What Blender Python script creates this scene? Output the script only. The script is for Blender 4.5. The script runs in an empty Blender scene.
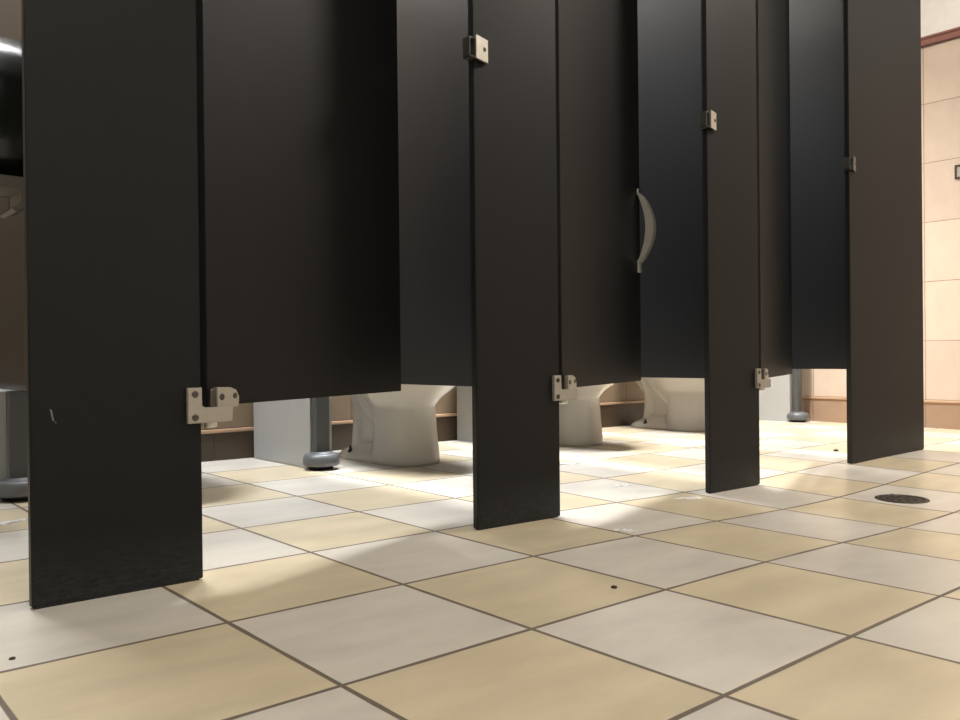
import bpy, bmesh, math, random
from mathutils import Vector, Matrix
random.seed(7)
C = bpy.context.scene.collection
PI = math.pi
T = .305                     # floor tile module
YF = .2467                   # front plane of the stall line
YB = 1.83                    # back wall
XR = 4.2                     # right wall
ZC = 2.62                    # ceiling

# ---------------------------------------------------------------- materials
def newmat(name):
    m = bpy.data.materials.new(name); m.use_nodes = True
    nt = m.node_tree; b = nt.nodes['Principled BSDF']
    return m, nt, b
def N(nt, t, **kw):
    n = nt.nodes.new(t)
    for k, v in kw.items(): setattr(n, k, v)
    return n
def math_(nt, op, a, b=None, c=None):
    n = N(nt, 'ShaderNodeMath', operation=op)
    for i, v in enumerate((a, b, c)):
        if v is None: continue
        if isinstance(v, (int, float)): n.inputs[i].default_value = v
        else: nt.links.new(v, n.inputs[i])
    return n.outputs[0]
def mix(nt, fac, a, b, mode='MIX'):
    n = N(nt, 'ShaderNodeMix', data_type='RGBA', blend_type=mode)
    for i, v in ((0, fac), (6, a), (7, b)):
        if isinstance(v, (int, float)): n.inputs[i].default_value = v
        elif isinstance(v, tuple): n.inputs[i].default_value = (*v, 1) if len(v) == 3 else v
        else: nt.links.new(v, n.inputs[i])
    return n.outputs[2]
def noise(nt, co, scale, detail=3, rough=.5):
    n = N(nt, 'ShaderNodeTexNoise'); n.inputs['Scale'].default_value = scale
    n.inputs['Detail'].default_value = detail; n.inputs['Roughness'].default_value = rough
    nt.links.new(co, n.inputs['Vector']); return n.outputs[0]
def ramp(nt, f, stops):
    r = N(nt, 'ShaderNodeValToRGB'); e = r.color_ramp.elements
    e[0].position, e[0].color = stops[0][0], (*stops[0][1], 1)
    e[1].position, e[1].color = stops[-1][0], (*stops[-1][1], 1)
    for p, c in stops[1:-1]:
        k = e.new(p); k.color = (*c, 1)
    nt.links.new(f, r.inputs[0]); return r.outputs[0]
def bump(nt, b, h, strength=.2, dist=.002):
    n = N(nt, 'ShaderNodeBump'); n.inputs['Strength'].default_value = strength
    n.inputs['Distance'].default_value = dist
    nt.links.new(h, n.inputs['Height']); nt.links.new(n.outputs[0], b.inputs['Normal'])

def simple(name, col, rough=.5, metal=0, var=.06, scale=20, spec=.5, bs=0):
    m, nt, b = newmat(name)
    co = N(nt, 'ShaderNodeTexCoord').outputs['Object']
    f = noise(nt, co, scale)
    c = mix(nt, f, tuple(x*(1-var) for x in col), tuple(min(1, x*(1+var)) for x in col))
    nt.links.new(c, b.inputs['Base Color'])
    b.inputs['Roughness'].default_value = rough; b.inputs['Metallic'].default_value = metal
    b.inputs['Specular IOR Level'].default_value = spec
    if bs: bump(nt, b, noise(nt, co, 400), bs, .0005)
    return m

def tiles(name, axes, size, origin, gw, cols, grout, rough, checker=False, mottle=.06):
    """axes: which two object axes; size: (su, sv); origin: (ou, ov)"""
    m, nt, b = newmat(name)
    co = N(nt, 'ShaderNodeTexCoord').outputs['Object']
    s = N(nt, 'ShaderNodeSeparateXYZ'); nt.links.new(co, s.inputs[0])
    masks = []; cells = []
    wn = noise(nt, co, 9, 2)
    for k in (0, 1):
        u = math_(nt, 'DIVIDE', math_(nt, 'SUBTRACT', s.outputs[axes[k]], origin[k]), size[k])
        cells.append(math_(nt, 'FLOOR', u))
        fr = math_(nt, 'FRACT', u)
        d = math_(nt, 'MINIMUM', fr, math_(nt, 'SUBTRACT', 1., fr))
        w = gw/2/size[k]
        wv = math_(nt, 'MULTIPLY_ADD', wn, w*1.1, w*.45)
        # soft step
        st = math_(nt, 'DIVIDE', math_(nt, 'SUBTRACT', d, wv), w*.5)
        masks.append(math_(nt, 'MINIMUM', math_(nt, 'MAXIMUM', st, 0.), 1.))
    tilemask = math_(nt, 'MINIMUM', masks[0], masks[1])
    cv = N(nt, 'ShaderNodeCombineXYZ'); nt.links.new(cells[0], cv.inputs[0]); nt.links.new(cells[1], cv.inputs[1])
    wh = N(nt, 'ShaderNodeTexWhiteNoise'); nt.links.new(cv.outputs[0], wh.inputs['Vector'])
    # streaky mottling, shifted per tile
    off = N(nt, 'ShaderNodeVectorMath', operation='MULTIPLY_ADD')
    nt.links.new(wh.outputs['Color'], off.inputs[0]); off.inputs[1].default_value = (7, 7, 7); nt.links.new(co, off.inputs[2])
    mp = N(nt, 'ShaderNodeMapping'); mp.inputs['Scale'].default_value = (1.6, 4.5, 3.0); mp.inputs['Rotation'].default_value = (0, 0, .5)
    nt.links.new(off.outputs[0], mp.inputs[0])
    n1 = noise(nt, mp.outputs[0], 3.0, 4, .55); n2 = noise(nt, co, 120, 3)
    if checker:
        par = math_(nt, 'MODULO', math_(nt, 'ABSOLUTE', math_(nt, 'ADD', cells[0], cells[1])), 2.)
        base = mix(nt, par, cols[0], cols[1])
    else:
        base = mix(nt, wh.outputs['Value'], cols[0], cols[1])
    v = math_(nt, 'ADD', math_(nt, 'MULTIPLY', math_(nt, 'SUBTRACT', n1, .5), mottle*4),
              math_(nt, 'ADD', math_(nt, 'MULTIPLY', math_(nt, 'SUBTRACT', n2, .5), .05),
                    math_(nt, 'MULTIPLY', math_(nt, 'SUBTRACT', wh.outputs['Value'], .5), .10)))
    h = N(nt, 'ShaderNodeHueSaturation'); nt.links.new(base, h.inputs['Color'])
    nt.links.new(math_(nt, 'ADD', v, 1.), h.inputs['Value'])
    gcol = mix(nt, n2, tuple(x*.8 for x in grout), tuple(x*1.2 for x in grout))
    nt.links.new(mix(nt, tilemask, gcol, h.outputs[0]), b.inputs['Base Color'])
    r = math_(nt, 'MULTIPLY_ADD', n2, .04, rough-.02)
    nt.links.new(math_(nt, 'ADD', r, math_(nt, 'MULTIPLY', math_(nt, 'SUBTRACT', 1., tilemask), .4)), b.inputs['Roughness'])
    bump(nt, b, tilemask, .4, .0012)
    return m

def laminate(name, col, rough=.42, spec=.3, scuff=.28):
    m, nt, b = newmat(name)
    co = N(nt, 'ShaderNodeTexCoord').outputs['Object']
    f = noise(nt, co, 260, 4, .7); g = noise(nt, co, 5, 3)
    c = ramp(nt, f, [(.3, tuple(x*.75 for x in col)), (.55, col), (.75, tuple(x*1.5 for x in col))])
    c = mix(nt, math_(nt, 'MULTIPLY', g, .25), c, tuple(x*1.25 for x in col))
    # cleaning scuffs near the foot of the panel (dried mop marks)
    s = N(nt, 'ShaderNodeSeparateXYZ'); nt.links.new(co, s.inputs[0])
    band = math_(nt, 'MINIMUM', math_(nt, 'MAXIMUM', math_(nt, 'SUBTRACT', 1., math_(nt, 'DIVIDE', s.outputs[2], .11)), 0.), 1.)
    mp = N(nt, 'ShaderNodeMapping'); mp.inputs['Scale'].default_value = (3, 3, 14); nt.links.new(co, mp.inputs[0])
    sc = noise(nt, mp.outputs[0], 14, 6, .75)
    k = math_(nt, 'MULTIPLY', math_(nt, 'MULTIPLY', band, math_(nt, 'MAXIMUM', math_(nt, 'SUBTRACT', sc, .38), 0.)), scuff)
    c = mix(nt, k, c, (.30, .32, .34))
    nt.links.new(c, b.inputs['Base Color'])
    nt.links.new(math_(nt, 'MULTIPLY_ADD', f, .03, rough-.015), b.inputs['Roughness'])
    b.inputs['Specular IOR Level'].default_value = spec
    bump(nt, b, f, .12, .0006)
    return m

M = {}
M['floor'] = tiles('floor_tile', (0, 1), (T, T), (0, 0), .0058, [(.565, .49, .352), (.57, .54, .485)], (.125, .098, .072), .32, checker=True, mottle=.13)
M['wall_back'] = tiles('back_wall_tile', (0, 2), (.2966, .3135), (.767, .115), .004, [(.20, .15, .10), (.225, .17, .115)], (.13, .09, .06), .35)  # same beige tile as the right wall, its shade painted in as brown
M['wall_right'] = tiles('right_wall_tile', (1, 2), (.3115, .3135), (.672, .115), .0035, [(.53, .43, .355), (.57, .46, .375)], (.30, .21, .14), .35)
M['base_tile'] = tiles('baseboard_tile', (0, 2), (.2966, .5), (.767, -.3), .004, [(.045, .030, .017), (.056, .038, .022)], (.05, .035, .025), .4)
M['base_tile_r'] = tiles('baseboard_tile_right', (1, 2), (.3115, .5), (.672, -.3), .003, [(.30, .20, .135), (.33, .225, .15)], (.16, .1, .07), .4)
M['bullnose'] = simple('bullnose_trim', (.42, .28, .18), .35)
M['bullnose_brown'] = simple('brown_trim', (.26, .12, .065), .35)
M['red_trim'] = simple('red_trim', (.24, .085, .06), .35)
M['red_trim_dark'] = simple('red_trim_edge', (.07, .02, .014), .4)
M['paint'] = simple('cream_paint', (.93, .925, .90), .6)
M['ceiling'] = simple('ceiling_paint', (.70, .68, .64), .8)
M['lam'] = laminate('charcoal_laminate', (.0062, .0069, .0078), .50, .2)
M['lam_door'] = laminate('charcoal_laminate_door', (.0056, .0059, .0060), .50, .18, 0.)
M['lam_part'] = laminate('charcoal_laminate_partition', (.0056, .0066, .0082), .33, .7, 0.)
M['edge'] = simple('laminate_edge', (.008, .008, .008), .5)
M['steel'] = simple('satin_steel', (.55, .53, .48), .36, .75, .12, 120)
M['steel_pale'] = simple('pale_cast_steel', (.36, .335, .29), .5, .5, .08, 90)
M['steel_dark'] = simple('dark_steel', (.12, .12, .115), .4, .6)
M['chrome'] = simple('chrome', (.75, .75, .75), .12, 1.0)
M['screw'] = simple('screw_metal', (.10, .09, .08), .4, .9)
M['china'] = simple('white_china', (.53, .505, .46), .12, 0, .01, 5)
M['plastic_seat'] = simple('seat_plastic', (.70, .68, .64), .3, 0, .01, 5)
M['white_lam'] = simple('white_laminate', (.38, .385, .38), .30, 0, .04, 3)
M['post'] = simple('grey_post', (.068, .072, .074), .5, .0)
M['foot'] = simple('grey_foot', (.115, .122, .13), .42, .15)
M['rubber'] = simple('black_rubber', (.012, .012, .012), .6)
M['smoke'] = simple('smoky_black_plastic', (.010, .012, .011), .24)
M['greyplastic'] = simple('grey_plastic', (.16, .15, .135), .4)
M['paper'] = simple('tissue_paper', (.93, .93, .92), .8, 0, .05, 60)
M['drain'] = simple('drain_iron', (.045, .038, .03), .5, .5, .3, 60)
M['hole'] = simple('drain_hole', (.004, .004, .004), .8)
M['dirt'] = simple('dark_dirt', (.03, .022, .015), .8)
M['scratch'] = simple('scratch_mark', (.20, .20, .19), .7)
M['frame_dark'] = simple('dark_frame', (.05, .03, .02), .4)
m, nt, b = newmat('lamp_diffuser'); b.inputs['Base Color'].default_value = (.9, .9, .88, 1)
b.inputs['Emission Color'].default_value = (1, .95, .86, 1); b.inputs['Emission Strength'].default_value = 9.0
M['diffuser'] = m

# ---------------------------------------------------------------- helpers
def floorz(x, y):
    X, Y = x/T, y/T
    return T*(-.00827*X + .00357*Y - .0896*math.exp(-((X-5.75)**2+(Y+.65)**2)/(2*1.6**2)))
def link(name, me, parent=None):
    o = bpy.data.objects.new(name, me); C.objects.link(o)
    if parent: o.parent = parent
    return o
def obj(name, bm, mats, parent=None, smooth=False, loc=None):
    me = bpy.data.meshes.new(name)
    bmesh.ops.recalc_face_normals(bm, faces=bm.faces)
    bm.to_mesh(me); bm.free()
    if not isinstance(mats, (list, tuple)): mats = [mats]
    for m_ in mats: me.materials.append(m_)
    if smooth:
        for p in me.polygons: p.use_smooth = True
    o = link(name, me, parent)
    if loc: o.location = loc
    return o
def empty(name, loc, rz=0):
    o = bpy.data.objects.new(name, None); C.objects.link(o); o.location = loc; o.rotation_euler.z = rz
    o.empty_display_size = .05
    return o
def tag(o, label, cat, group=None):
    o['label'] = label; o['category'] = cat
    if group: o['group'] = group
    return o
def struct(o): o['kind'] = 'structure'; return o
def box(bm, x0, x1, y0, y1, z0, z1, bev=0, mi=0):
    r = bmesh.ops.create_cube(bm, size=1)
    vs = r['verts']
    for v in vs:
        v.co = Vector((x0+(v.co.x+.5)*(x1-x0), y0+(v.co.y+.5)*(y1-y0), z0+(v.co.z+.5)*(z1-z0)))
    fs = set(f for v in vs for f in v.link_faces)
    for f in fs: f.material_index = mi
    if bev:
        es = list(set(e for v in vs for e in v.link_edges))
        bmesh.ops.bevel(bm, geom=es, offset=bev, segments=2, affect='EDGES', profile=.5)
def lathe(bm, prof, n=32, axis='Z', c=(0, 0, 0), mi=0):
    rings = []
    for r, h in prof:
        ring = []
        for i in range(n):
            a = 2*PI*i/n
            p = (r*math.cos(a), r*math.sin(a), h)
            if axis == 'X': p = (p[2], p[0], p[1])
            if axis == 'Y': p = (p[0], p[2], p[1])
            ring.append(bm.verts.new(Vector(p)+Vector(c)))
        rings.append(ring)
    for a, b_ in zip(rings, rings[1:]):
        for i in range(n):
            f = bm.faces.new((a[i], a[(i+1) % n], b_[(i+1) % n], b_[i])); f.material_index = mi
    for ring in (rings[0], rings[-1]):
        f = bm.faces.new(ring); f.material_index = mi
def tube(bm, pts, rad, n=12):
    """sweep a circle along pts; rad a number or a list"""
    rings = []; pts = [Vector(p) for p in pts]
    up = Vector((1, 0, 0))
    for i, p in enumerate(pts):
        d = (pts[min(i+1, len(pts)-1)]-pts[max(i-1, 0)]).normalized()
        s = d.cross(up)
        if s.length < 1e-3: s = d.cross(Vector((0, 0, 1)))
        s.normalize(); t = d.cross(s).normalized()
        r = rad[i] if isinstance(rad, (list, tuple)) else rad
        rings.append([bm.verts.new(p+s*r*math.cos(2*PI*k/n)+t*r*math.sin(2*PI*k/n)) for k in range(n)])
    for a, b_ in zip(rings, rings[1:]):
        for i in range(n): bm.faces.new((a[i], a[(i+1) % n], b_[(i+1) % n], b_[i]))
    bm.faces.new(rings[0]); bm.faces.new(rings[-1])
def prism(bm, pts2, plane, lo, hi, mi=0):
    """extrude a polygon; plane 'xz' extrudes along y"""
    def P(p, d):
        return {'xz': (p[0], d, p[1]), 'yz': (d, p[0], p[1]), 'xy': (p[0], p[1], d)}[plane]
    a = [bm.verts.new(P(p, lo)) for p in pts2]; b_ = [bm.verts.new(P(p, hi)) for p in pts2]
    n = len(a)
    fs = [bm.faces.new(a), bm.faces.new(b_[::-1])]
    for i in range(n): fs.append(bm.faces.new((a[i], b_[i], b_[(i+1) % n], a[(i+1) % n])))
    for f in fs: f.material_index = mi
def copy_tree(o, parent=None):
    c = o.copy(); C.objects.link(c); c.parent = parent
    for ch in list(o.children): copy_tree(ch, c)
    return c

# ---------------------------------------------------------------- room shell
bm = bmesh.new()
X0, X1, Y0, Y1 = -3.0, 4.35, -3.0, 1.98
nx, ny = 98, 66
top = [[bm.verts.new((X0+(X1-X0)*i/nx, Y0+(Y1-Y0)*j/ny, floorz(X0+(X1-X0)*i/nx, Y0+(Y1-Y0)*j/ny))) for j in range(ny+1)] for i in range(nx+1)]
for i in range(nx):
    for j in range(ny): bm.faces.new((top[i][j], top[i+1][j], top[i+1][j+1], top[i][j+1]))
rim = [top[i][0] for i in range(nx+1)]+[top[nx][j] for j in range(1, ny+1)]+[top[i][ny] for i in range(nx-1, -1, -1)]+[top[0][j] for j in range(ny-1, 0, -1)]
low = [bm.verts.new((v.co.x, v.co.y, -.18)) for v in rim]
for k in range(len(rim)):
    q = (k+1) % len(rim); bm.faces.new((rim[k], low[k], low[q], rim[q]))
bm.faces.new(low)
o = struct(obj('floor', bm, M['floor'], smooth=False))
for p in o.data.polygons: p.use_smooth = abs(p.normal.z) > .9 and p.center.z > -.1

def wall(name, x0, x1, y0, y1, mat):
    bm = bmesh.new(); box(bm, x0, x1, y0, y1, -.12, ZC); return struct(obj(name, bm, mat))
def wallband(name, x0, x1, y0, y1, z0, z1, mat, bev=0):
    bm = bmesh.new(); box(bm, x0, x1, y0, y1, z0, z1, bev); return struct(obj(name, bm, mat))
ZT = 1.984
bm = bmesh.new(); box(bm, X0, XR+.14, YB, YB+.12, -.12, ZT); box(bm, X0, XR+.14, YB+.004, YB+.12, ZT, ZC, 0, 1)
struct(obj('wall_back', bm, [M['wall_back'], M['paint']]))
bm = bmesh.new(); box(bm, XR, XR+.12, Y0, YB, -.12, ZT); box(bm, XR+.004, XR+.12, Y0, YB, ZT, ZC, 0, 1)
struct(obj('wall_right', bm, [M['wall_right'], M['paint']]))
wall('wall_left', X0-.02, X0+.1, Y0, YB, M['paint'])
wall('wall_front', X0, XR+.12, Y0-.02, Y0+.1, M['paint'])
wallband('ceiling', X0-.02, XR+.14, Y0-.02, YB+.12, ZC, ZC+.1, M['ceiling'])
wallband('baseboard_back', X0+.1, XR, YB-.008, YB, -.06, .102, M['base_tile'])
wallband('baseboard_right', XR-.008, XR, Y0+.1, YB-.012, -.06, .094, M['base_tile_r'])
wallband('trim_1', X0+.1, XR, YB-.013, YB, .102, .115, M['bullnose'], .003)
bm = bmesh.new(); box(bm, XR-.013, XR, Y0+.1, YB-.014, .101, .114, .003, 0); box(bm, XR-.010, XR, Y0+.1, YB-.014, .094, .101, 0, 1)
struct(obj('trim_2', bm, [M['bullnose'], M['bullnose_brown']]))
bm = bmesh.new()
box(bm, XR-.014, XR, Y0+.1, YB-.02, ZT, ZT+.007, 0, 1); box(bm, XR-.016, XR, Y0+.1, YB-.02, ZT+.007, ZT+.034, .002, 0)
box(bm, XR-.014, XR, Y0+.1, YB-.02, ZT+.034, ZT+.039, 0, 1); box(bm, XR-.018, XR, Y0+.1, YB-.02, ZT+.039, ZT+.052, .003, 0)
struct(obj('trim_3', bm, [M['red_trim'], M['red_trim_dark']]))
bm = bmesh.new()
box(bm, X0+.1, XR, YB-.014, YB, ZT, ZT+.007, 0, 1); box(bm, X0+.1, XR, YB-.016, YB, ZT+.007, ZT+.034, .002, 0)
box(bm, X0+.1, XR, YB-.014, YB, ZT+.034, ZT+.039, 0, 1); box(bm, X0+.1, XR, YB-.018, YB, ZT+.039, ZT+.052, .003, 0)
struct(obj('trim_4', bm, [M['red_trim'], M['red_trim_dark']]))

# ---------------------------------------------------------------- stall pilasters
PTOP = 2.12
TH = .017
def screw_bm(cx, y, cz, r=.0048):
    bm = bmesh.new()
    lathe(bm, [(r*1.25, .0), (r*1.25, -.0006), (r*.95, -.0016), (r*.5, -.0012)], 16, 'Y', (cx, y, cz))
    box(bm, cx-r*.15, cx+r*.15, y-.0018, y-.001, cz-r*.6, cz+r*.6)
    box(bm, cx-r*.6, cx+r*.6, y-.0018, y-.001, cz-r*.15, cz+r*.15)
    return bm
def pilaster(x0, x1, label, shoe_x0=None, scratch=False, latch=False, hinge=False, dark=False):
    w = x1-x0; g = min(floorz(x0, YF), floorz(x1, YF))
    root = empty('stall_pilaster', (x0, YF, g)); tag(root, label, 'stall pilaster', 'pilasters along the front of the stalls')
    zb = .003
    bm = bmesh.new()
    # panel whose foot runs level with the floor slope
    zr = floorz(x1, YF)-g; zl = floorz(x0, YF)-g
    box(bm, 0, w, 0, TH, 0, PTOP, 0)
    for v in bm.verts:
        if v.co.z < .1: v.co.z = zb+(zl if v.co.x < w/2 else zr)
    bmesh.ops.bevel(bm, geom=list(bm.edges), offset=.0014, segments=2, affect='EDGES')
    bm.normal_update()
    for f in bm.faces:
        if abs(f.normal.y) < .85: f.material_index = 1
    if scratch:
        for pts in ([(.028, .302), (.031, .300), (.0325, .290), (.034, .283), (.0318, .2835), (.030, .291)], [(.034, .283), (.0375, .281), (.036, .2795)]):
            prism(bm, pts, 'xz', -.0004, .0004, 2)
    obj('panel', bm, [M['lam'], M['edge'], M['scratch']], root)
    s0 = shoe_x0 if shoe_x0 is not None else .004
    bm = bmesh.new(); box(bm, s0, w-.006, .003, TH-.003, -.02, .02, 0)
    for v in bm.verts:
        if v.co.z < 0: v.co.z = (zl if v.co.x < w/2 else zr)
        else: v.co.z = zb+.006+max(zl, zr)
    obj('shoe', bm, M['edge'], root)
    def rel(x, z): return x-x0, z-g
    if hinge:
        # L shaped bottom bracket screwed to the panel, its arm runs under the door
        a, z0 = rel(x1-.026, .267)
        bm = bmesh.new()
        prism(bm, [(a, z0), (a+.062, z0), (a+.078, z0+.001), (a+.080, z0+.026), (a+.027, z0+.026), (a+.0245, z0+.029), (a+.0245, z0+.060), (a, z0+.060)], 'xz', -.009, -.0)
        box(bm, a+.0265, a+.076, -.006, .022, z0+.001, z0+.0255, .003)
        bmesh.ops.bevel(bm, geom=[e for e in bm.edges if e.calc_length() > .01], offset=.0012, segments=2, affect='EDGES')
        hb = obj('hinge_bracket', bm, M['steel_pale'], root)
        for dz in (.010, .049):
            obj('screw', screw_bm(a+.0125, -.009, z0+dz), M['screw'], hb)
        bm = bmesh.new(); lathe(bm, [(.006, -.010), (.011, -.008), (.011, 0)], 18, 'Z', (a+.045, .006, z0+.0005))
        obj('pivot_nut', bm, M['steel'], hb)
    if latch:
        a, z0 = rel(x0, 1.018)
        bm = bmesh.new()
        c_ = M['steel_dark'] if dark else M['steel']
        # face plate with a turned lip, and the keeper pocket beside the panel edge
        prism(bm, [(-.006, -.0185), (.038, -.0065), (.038, -.0015), (-.006, -.0135)], 'xy', z0, z0+.050)
        box(bm, .033, .038, -.0065, .0, z0, z0+.050, .001)
        kp = obj('latch_keeper', bm, c_, root)
        bm = bmesh.new()
        box(bm, -.020, -.001, -.012, .012, z0+.002, z0+.006, .001); box(bm, -.020, -.001, -.012, .012, z0+.042, z0+.046, .001)
        box(bm, -.020, -.017, -.012, .012, z0+.002, z0+.046, .001); box(bm, -.004, -.0005, -.012, .018, z0+.002, z0+.046, .001)
        obj('keeper_pocket', bm, M['steel_dark'], kp)
        obj('screw', screw_bm(.024, -.0105, z0+.026, .004), M['screw'], kp)
    return root
PX = [(-.196, .067), (.684, .944), (1.565, 1.832), (2.440, 3.074)]
pilaster(*PX[0], 'nearest charcoal pilaster, wide in the frame, white scratch on its lower left', scratch=True, hinge=True)
pilaster(*PX[1], 'charcoal mid-frame pilaster with a bright latch keeper high on its left edge', latch=True, hinge=True)
pilaster(*PX[2], 'narrowest looking charcoal pilaster, between the curved pull handle and the brightly lit last stall', latch=True, hinge=True)
pilaster(*PX[3], 'last and widest charcoal pilaster, beside the tiled side wall, dark latch keeper', shoe_x0=.04, latch=True, dark=True)

# ---------------------------------------------------------------- stall doors
DZ0, DZ1 = .2945, 1.95
DL = .611
def door_parts(root):
    bm = bmesh.new()
    box(bm, 0, DL, 0, TH, 0, DZ1-DZ0, 0)
    bmesh.ops.bevel(bm, geom=list(bm.edges), offset=.0014, segments=2, affect='EDGES')
    bm.normal_update()
    for f in bm.faces:
        if abs(f.normal.y) < .85: f.material_index = 1
    obj('panel', bm, [M['lam_door'], M['edge']], root)
    bm = bmesh.new(); z = -.004
    prism(bm, [(.014, z), (.062, z), (.066, z+.004), (.067, z+.018), (.060, z+.030), (.046, z+.035), (.014, z+.036)], 'xz', -.010, .0)
    box(bm, .014, .060, -.008, TH*.6, z-.001, z+.009, .002)
    bmesh.ops.bevel(bm, geom=[e for e in bm.edges if e.calc_length() > .012], offset=.001, segments=2, affect='EDGES')
    hl = obj('hinge_leaf', bm, M['steel_pale'], root)
    obj('screw', screw_bm(.025, -.010, z+.019), M['screw'], hl)
    obj('screw', screw_bm(.056, -.010, z+.020, .0042), M['screw'], hl)
    bm = bmesh.new(); box(bm, .002, .013, -.007, .010, z+.001, z+.034, .002); obj('barrel', bm, M['screw'], hl)
D = []
root = empty('stall_door', (.078, YF+.001, DZ0), math.radians(21.7)); door_parts(root); D.append(root)
for hx, a in ((.955, 20.4), (1.846, 20.1)):
    c = copy_tree(root); c.location.x = hx; c.rotation_euler.z = math.radians(a); D.append(c)
g_ = 'doors of the stalls, all ajar inward'
tag(D[0], 'widest charcoal stall door, ajar, hinged on the nearest pilaster above the tan baseboard', 'stall door', g_)
tag(D[1], 'charcoal stall door ajar with a curved metal pull at its free edge', 'stall door', g_)
tag(D[2], 'narrow looking charcoal stall door, farthest of the three, above the bright white box', 'stall door', g_)
# crescent pull on the front of the second door
bm = bmesh.new()
n = 18; z0, z1 = .628-DZ0, .858-DZ0
outer = []; inner = []
for k in range(n+1):
    t = k/n; z = z0+.022+(z1-z0-.022)*t
    s = math.sin(PI*t)
    outer.append((-(.008+.044*s**.8), z)); inner.append((-(.001+.026*s**.9) if 0 < k < n else 0.0, z))
poly = outer+inner[::-1]
prism(bm, poly, 'yz', DL-.032, DL-.004)
box(bm, DL-.031, DL-.005, -.007, 0, z0-.008, z0+.030, .002)
box(bm, DL-.029, DL-.007, -.005, 0, z1-.004, z1+.014, .002)
ph = obj('pull_handle', bm, M['steel'], D[1])
ph['label'] = 'curved brushed metal pull handle'
bm = bmesh.new(); lathe(bm, [(.005, 0), (.005, -.003), (.002, -.005)], 14, 'Y', (DL-.018, -.005, z1+.008)); obj('screw', bm, M['screw'], ph)

# ---------------------------------------------------------------- partitions between the stalls
def foot_bm():
    bm = bmesh.new()
    lathe(bm, [(.040, .0), (.042, .011), (.055, .013), (.0605, .017), (.062, .026), (.0605, .040), (.056, .050), (.050, .054), (.042, .053), (.034, .055), (.030, .060)], 40)
    for f in bm.faces:
        if max(v.co.z for v in f.verts) < .0145: f.material_index = 1
    return bm
def partition(x, y0, y1, label, post=True, post_x=None, post_y=1.36, zbot=DZ0):
    g = floorz(post_x or x, 1.36)
    root = empty('stall_partition', (x, y0, g)); tag(root, label, 'stall partition', 'partitions between the stalls')
    bm = bmesh.new(); box(bm, -TH/2, TH/2, 0, y1-y0, zbot-g, 1.95-g, 0)
    bmesh.ops.bevel(bm, geom=list(bm.edges), offset=.0014, segments=2, affect='EDGES')
    bm.normal_update()
    for f in bm.faces:
        if abs(f.normal.x) < .85: f.material_index = 1
    obj('panel', bm, [M['lam_part'], M['edge']], root)
    if post:
        px = (post_x or x)-x
        bm = bmesh.new(); box(bm, px-.026, px+.026, post_y-.015-y0, post_y+.015-y0, .055, DZ0-g+.001, .004)
        p = obj('support_post', bm, M['post'], root)
        obj('post_foot', foot_bm(), [M['foot'], M['rubber']], p, smooth=True, loc=(px, post_y-y0, 0))
    return root
partition(.045, YF+TH+.001, YB-.001, 'dark partition glimpsed left of the nearest pilaster, its grey post foot at the frame edge', post_x=.026)
partition(.934, YF+TH+.001, YB-.001, 'charcoal partition seen past the widest door, standing on a grey post before a white box', post_x=.944)
partition(1.818, YF+TH+.001, YB-.001, 'charcoal partition behind the curved pull handle, farthest white toilet seen beneath it', post_x=1.818)
partition(2.655, YF+TH+.001, YB-.001, 'bluish charcoal partition against the last widest pilaster, clear of the floor', post=False, zbot=.309)
partition(4.075, 1.295, YB-.001, 'short dark partition near the side wall, grey post foot beside the brightest white box', post_x=4.072, post_y=1.325)

def white_box(x0, x1, y0, top, label):
    g = floorz(x0, y0)
    bm = bmesh.new(); box(bm, 0, x1-x0, 0, YB-.016-y0, 0, top-g, .002)
    box(bm, .004, x1-x0-.004, .004, YB-.016-y0, -.004, .006)
    o = obj('boxed_pipe_cover', bm, M['white_lam'], loc=(x0, y0, g))
    tag(o, label, 'white box', 'white boxes under the partitions')
white_box(-.02, .075, 1.39, DZ0-.001, 'white floor box mostly cut off at the left frame edge beside a grey post')
white_box(.919, 1.005, 1.39, DZ0-.001, 'white floor box behind the grey post under the widest stall door')
white_box(1.912, 1.99, 1.39, DZ0-.001, 'white floor box right of the nearest toilet, half hidden by the mid-frame pilaster')
white_box(4.035, 4.125, 1.355, DZ0-.001, 'brightest white floor box, farthest right, under the farthest door')

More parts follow.
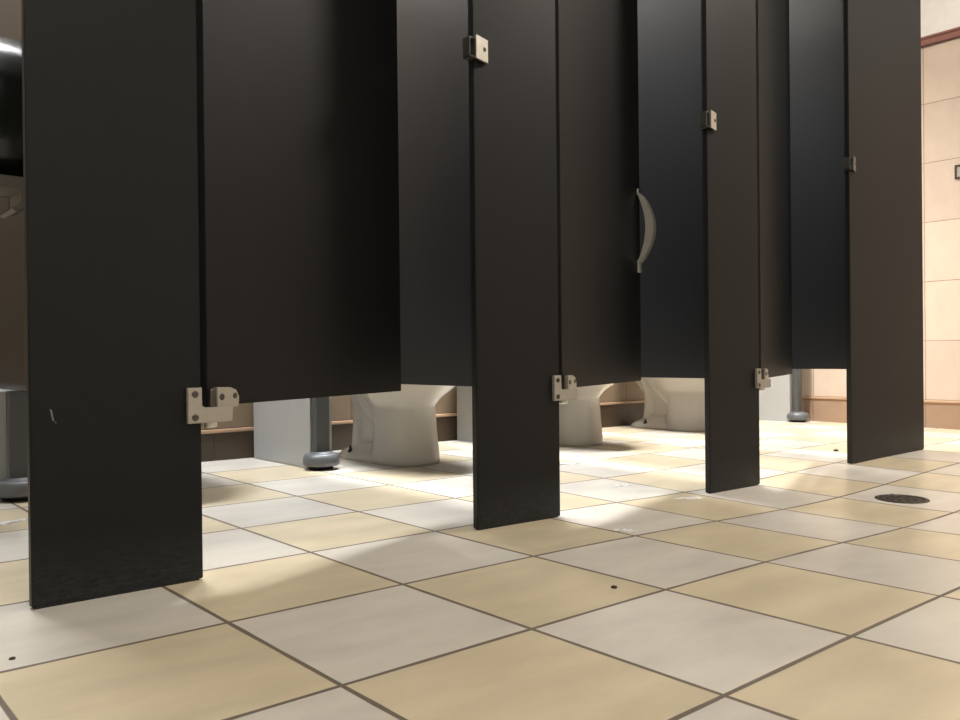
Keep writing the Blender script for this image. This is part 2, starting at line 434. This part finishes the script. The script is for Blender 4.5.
# ---------------------------------------------------------------- toilets
def section(z, hw, yf, yb, e=2.3, n=40):
    cy = (yf+yb)/2; L = (yb-yf)/2; out = []
    for i in range(n):
        a = 2*PI*i/n; c, s = math.cos(a), math.sin(a)
        out.append((hw*math.copysign(abs(c)**(2/e), c), cy+L*math.copysign(abs(s)**(2/e), s), z))
    return out
def loft(bm, secs):
    rings = [[bm.verts.new(p) for p in s] for s in secs]
    n = len(rings[0])
    for a, b_ in zip(rings, rings[1:]):
        for i in range(n): bm.faces.new((a[i], a[(i+1) % n], b_[(i+1) % n], b_[i]))
    bm.faces.new(rings[0]); bm.faces.new(rings[-1])
def make_toilet():
    # local origin: floor, centre line, front of the pedestal; +y to the wall
    root = empty('toilet', (0, 0, 0))
    bm = bmesh.new()
    # pedestal and bowl
    loft(bm, [section(0, .114, .0, .26), section(.02, .115, .0, .26), section(.06, .110, .004, .25), section(.12, .106, .010, .245), section(.17, .104, .012, .25),
              section(.205, .104, .009, .285, 2.2), section(.232, .118, -.020, .31, 2.1), section(.262, .142, -.070, .34, 2.1), section(.295, .162, -.126, .37, 2.1),
              section(.335, .176, -.166, .40, 2.1), section(.372, .184, -.184, .43, 2.2), section(.395, .185, -.187, .44, 2.2)])
    # rear trapway column
    loft(bm, [section(.0, .070, .22, .43, 2.6), section(.05, .060, .22, .400, 2.6), section(.12, .050, .22, .390, 2.5), section(.20, .048, .22, .432, 2.4),
              section(.27, .056, .23, .498, 2.4), section(.33, .085, .25, .525, 2.6), section(.37, .125, .25, .52, 3), section(.395, .13, .25, .525, 3)])
    # base flange
    loft(bm, [section(0, .112, .06, .485, 2.8), section(.018, .110, .06, .483, 2.8), section(.030, .10, .08, .462, 2.8), section(.045, .085, .1, .43, 2.6), section(.07, .07, .12, .40, 2.5)])
    # side relief of the trapway
    for s in (-1, 1):
        tube(bm, [(s*.070, .39, .37), (s*.074, .345, .305), (s*.073, .300, .245), (s*.068, .260, .195), (s*.060, .215, .150)], [.034, .028, .026, .025, .022], 14)
        tube(bm, [(s*.040, .355, .02), (s*.038, .352, .12), (s*.034, .358, .20), (s*.045, .41, .33)], [.040, .034, .032, .036], 14)
    me = bpy.data.meshes.new('toilet_raw'); bmesh.ops.recalc_face_normals(bm, faces=bm.faces); bm.to_mesh(me); bm.free()
    o = link('toilet_raw', me)
    r = o.modifiers.new('r', 'REMESH'); r.mode = 'VOXEL'; r.voxel_size = .006; r.use_smooth_shade = True
    s = o.modifiers.new('s', 'SMOOTH'); s.factor = .5; s.iterations = 6
    dg = bpy.context.evaluated_depsgraph_get(); dg.update()
    me2 = bpy.data.meshes.new_from_object(o.evaluated_get(dg)); me2.name = 'toilet_bowl'
    bpy.data.objects.remove(o)
    # carve the inside of the bowl by pushing the top deck down
    for v in me2.vertices:
        if v.co.z > .385:
            q = (v.co.x/.125)**2+((v.co.y-.11)/.205)**2
            if q < 1: v.co.z = .385-.085*(1-q**1.5)
        if v.co.z < .004: v.co.z = max(v.co.z, .0)
    me2.materials.clear(); me2.materials.append(M['china'])
    for p in me2.polygons: p.use_smooth = True
    link('bowl', me2, root)
    # seat
    bm = bmesh.new(); n = 48; rings = [[], [], [], []]
    for i in range(n):
        a = 2*PI*i/n; c, s = math.cos(a), math.sin(a)
        for k, (hw, L, z) in enumerate(((.186, .276, .397), (.186, .276, .415), (.115, .185, .417), (.115, .185, .397))):
            rings[k].append(bm.verts.new((hw*c, .095+L*s, z)))
    for k in range(4):
        a_, b_ = rings[k], rings[(k+1) % 4]
        for i in range(n): bm.faces.new((a_[i], a_[(i+1) % n], b_[(i+1) % n], b_[i]))
    box(bm, -.09, .09, .34, .375, .397, .420, .004)
    obj('seat', bm, M['plastic_seat'], root)
    # floor bolts
    for s in (-1, 1):
        bm = bmesh.new(); lathe(bm, [(.011, .0), (.010, .006), (.006, .012), (.0035, .024), (.0015, .026)], 16)
        b = obj('floor_bolt', bm, M['rubber'], root, smooth=True, loc=(s*.094, .345, .028)); b['label'] = 'dark floor bolt'
    # caulk shadow line ring round the base
    return root
def flush_valve(root, dist):
    # flush valve and its pipe down to the back deck
    bm = bmesh.new()
    tube(bm, [(0, .455, .385), (0, .455, .62)], .016, 16)
    lathe(bm, [(.026, .62), (.032, .63), (.032, .70), (.028, .72), (.02, .74)], 20, 'Z', (0, .455, 0))
    tube(bm, [(0, .455, .66), (0, dist-.003, .66)], .017, 16)
    lathe(bm, [(.034, dist-.010), (.034, dist-.001)], 20, 'Y', (0, 0, .66))
    tube(bm, [(0, .43, .655), (0, .37, .645)], .007, 10)
    obj('flush_valve', bm, M['chrome'], root, smooth=True)
proto = make_toilet()
TP = [(.350, 1.215, 'white toilet almost wholly hidden behind the nearest pilaster'),
      (1.265, 1.192, 'white toilet seen in full profile below the doors, nearest to the camera'),
      (2.203, 1.235, 'white toilet right of the mid-frame pilaster, its rear hidden'),
      (3.160, 1.300, 'farthest white toilet, seen under the partition behind the curved handle')]
valves = []
for k, (x, y, lb) in enumerate(TP):
    t = proto if k == 0 else copy_tree(proto)
    t.location = (x, y, floorz(x, y+.2)-.001); valves.append((t, YB-y)); tag(t, lb, 'toilet', 'toilets in the stalls')

for t, d in valves: flush_valve(t, d)

# ---------------------------------------------------------------- paper dispenser
yc, zc, r = 1.24, .993, .187
root = empty('toilet_paper_dispenser', (.033, yc, zc)); tag(root, 'smoky black round toilet paper dispenser at the left frame edge on the partition', 'dispenser')
bm = bmesh.new()
lathe(bm, [(r*.9, -.150), (r*.97, -.146), (r, -.136), (r, -.006), (r*.98, 0)], 64, 'X')
obj('drum_cover', bm, M['smoke'], root, smooth=True)
bm = bmesh.new()
prism(bm, [(-.155, -.176), (-.034, -.176), (-.012, -.190), (-.012, -.232), (-.030, -.246), (-.060, -.262), (-.068, -.254), (-.045, -.234), (-.045, -.204), (-.155, -.200)], 'xz', -.14, .0)
bmesh.ops.bevel(bm, geom=list(bm.edges), offset=.002, segments=2, affect='EDGES')
b = obj('bracket', bm, M['greyplastic'], root); b['label'] = 'grey bent bracket'

# ---------------------------------------------------------------- floor drain
dx, dy = 1.936, -.132
g = floorz(dx, dy)
root = empty('floor_drain', (dx, dy, g)); tag(root, 'round dark metal drain grate in the floor, right of the pilasters', 'floor drain')
bm = bmesh.new(); R_ = .070
lathe(bm, [(R_, -.004), (R_, .0015), (R_-.003, .0028), (R_-.010, .0028), (R_-.012, .0012), (.001, .0012)], 64)
obj('grate', bm, M['drain'], root)
bm = bmesh.new()
for rr, k in ((.056, 16), (.038, 11), (.02, 6)):
    for i in range(k):
        a = 2*PI*i/k; lathe(bm, [(.0052, .0008), (.0052, .0016)], 10, 'Z', (rr*math.cos(a), rr*math.sin(a), 0))
obj('grate_holes', bm, M['hole'], root)['kind'] = 'stuff'
for s in (-1, 1):
    bm = bmesh.new(); lathe(bm, [(.005, .001), (.005, .0032), (.003, .004)], 14, 'Z', (s*.068*.7, s*.068*.7, 0)); obj('screw', bm, M['screw'], root)

# ---------------------------------------------------------------- tissue scraps and specks
def scrap(x, y, size, seed, label, ang):
    rnd = random.Random(seed); bm = bmesh.new()
    n = 9; L = size; W = size*.36
    ca, sa = math.cos(ang), math.sin(ang)
    grid = []
    for i in range(n):
        row = []
        for j in range(6):
            u = (i/(n-1)-.5)*L*(1+rnd.uniform(-.08, .08)); w_ = W*(.35+.65*math.sin(PI*(i+.6)/(n+.2)))
            v = (j/5-.5)*w_*(1+rnd.uniform(-.25, .25))
            h = -.0002+.0055*abs(math.sin(i*1.7+j*1.1+seed))*rnd.uniform(.3, 1)
            px, py = u*ca-v*sa, u*sa+v*ca
            row.append(bm.verts.new((px, py, h+floorz(x+px, y+py)-floorz(x, y))))
        grid.append(row)
    for i in range(n-1):
        for j in range(5): bm.faces.new((grid[i][j], grid[i+1][j], grid[i+1][j+1], grid[i][j+1]))
    r = bmesh.ops.solidify(bm, geom=list(bm.faces), thickness=.0012)
    o = obj('tissue_scrap', bm, M['paper'], smooth=False, loc=(x, y, floorz(x, y)))
    tag(o, label, 'tissue scrap', 'torn tissue on the floor')
scrap(-.075, 1.02, .10, 1, 'long torn white tissue scrap on the tiles at the left frame edge', .35)
scrap(1.67, .91, .11, 2, 'flattened torn white tissue scrap, farthest back beside the mid-frame pilaster', -.5)
scrap(1.455, .478, .055, 3, 'small white tissue scrap alone on the tile between the two middle pilasters', -.4)
scrap(1.44, .235, .085, 4, 'spread white tissue scrap just left of the third pilaster foot', -.3)
scrap(.935, .045, .055, 5, 'faint torn tissue scrap on the tile joint right of the mid-frame pilaster', -.9)
def speck(x, y, s, label):
    bm = bmesh.new(); r_ = bmesh.ops.create_icosphere(bm, subdivisions=2, radius=s)
    for v in bm.verts: v.co.x *= 1+random.uniform(-.25, .25); v.co.z = max(v.co.z*.5, -s*.25)+s*.25
    o = obj('dirt_speck', bm, M['dirt'], loc=(x, y, floorz(x, y))); tag(o, label, 'dirt speck', 'dark crumbs on the floor')
speck(.554, -.244, .0055, 'dark crumb on the beige tile in the middle foreground')
speck(2.772, .466, .010, 'small dark crumb on the bright floor left of the last pilaster')
speck(-.265, .04, .004, 'tiny dark crumb on the grey tile by the left frame edge')

# small framed plate on the side wall
root = empty('wall_plate', (XR, .500, 1.262)); tag(root, 'small dark framed metal plate on the tiled side wall, cut by the right edge', 'wall plate')
bm = bmesh.new()
for y0, y1, z0, z1 in ((-.05, .018, 0, .008), (-.05, .018, .062, .070), (.010, .018, 0, .07), (-.05, -.042, 0, .07)): box(bm, -.010, -.0005, y0, y1, z0, z1, .001)
obj('frame', bm, M['frame_dark'], root)
bm = bmesh.new(); box(bm, -.006, -.0005, -.042, .010, .008, .062); obj('plate', bm, M['steel_pale'], root)

# ---------------------------------------------------------------- lights (ceiling fixtures)
def fixture(x, y, lx, ly, power, col, label, spread=180):
    root = empty('ceiling_light', (x, y, ZC)); tag(root, label, 'ceiling light', 'ceiling lights')
    bm = bmesh.new(); box(bm, -lx/2-.02, lx/2+.02, -ly/2-.02, ly/2+.02, -.05, -.001, .004); obj('housing', bm, M['paint'], root)
    bm = bmesh.new(); box(bm, -lx/2, lx/2, -ly/2, ly/2, -.056, -.049); obj('diffuser', bm, M['diffuser'], root)
    L = bpy.data.lights.new('lamp', 'AREA'); L.shape = 'RECTANGLE'; L.size = lx; L.size_y = ly; L.energy = power; L.color = col; L.spread = math.radians(spread)
    lo = bpy.data.objects.new('lamp', L); C.objects.link(lo); lo.parent = root; lo.location = (0, 0, -.062)
W1 = (.98, .985, 1)
fixture(.05, 1.45, 1.1, .16, 53, W1, 'ceiling strip light over the nearest stalls', 110)
fixture(1.45, 1.45, 1.1, .16, 65, W1, 'ceiling strip light over the middle stalls', 110)
fixture(2.8, 1.2, 1.3, .16, 92, (1, .96, .91), 'ceiling strip light over the last stall', 110)
fixture(2.7, -.6, .5, .5, 57, (1, .92, .82), 'ceiling light over the drain end of the aisle')
fixture(-.2, -1.5, 1.2, .3, 27, (1, .94, .86), 'ceiling light over the near end of the aisle')

w = bpy.data.worlds.new('w'); bpy.context.scene.world = w; w.use_nodes = True
w.node_tree.nodes['Background'].inputs[0].default_value = (1, .9, .8, 1); w.node_tree.nodes['Background'].inputs[1].default_value = .02

# ---------------------------------------------------------------- camera
f, yaw, pitch, roll = 837.307, .71507, -.00533, -.01076
cam = bpy.data.cameras.new('camera'); co = bpy.data.objects.new('camera', cam); C.objects.link(co)
cam.sensor_fit = 'HORIZONTAL'; cam.sensor_width = 36; cam.lens = f/960*36; cam.clip_start = .02
fw = Vector((math.sin(yaw)*math.cos(pitch), math.cos(yaw)*math.cos(pitch), math.sin(pitch)))
rt = Vector((math.cos(yaw), -math.sin(yaw), 0)); up = rt.cross(fw)
r2 = rt*math.cos(roll)+up*math.sin(roll); u2 = -rt*math.sin(roll)+up*math.cos(roll)
mw = Matrix((r2, u2, -fw)).transposed().to_4x4(); mw.translation = Vector((-.50613, -1.13611, .37603))
co.matrix_world = mw
sc = bpy.context.scene; sc.camera = co
sc.view_settings.view_transform = 'Standard'; sc.view_settings.look = 'None'
sc.view_settings.gamma = 1; sc.view_settings.use_curve_mapping = False; sc.view_settings.exposure = 0.0
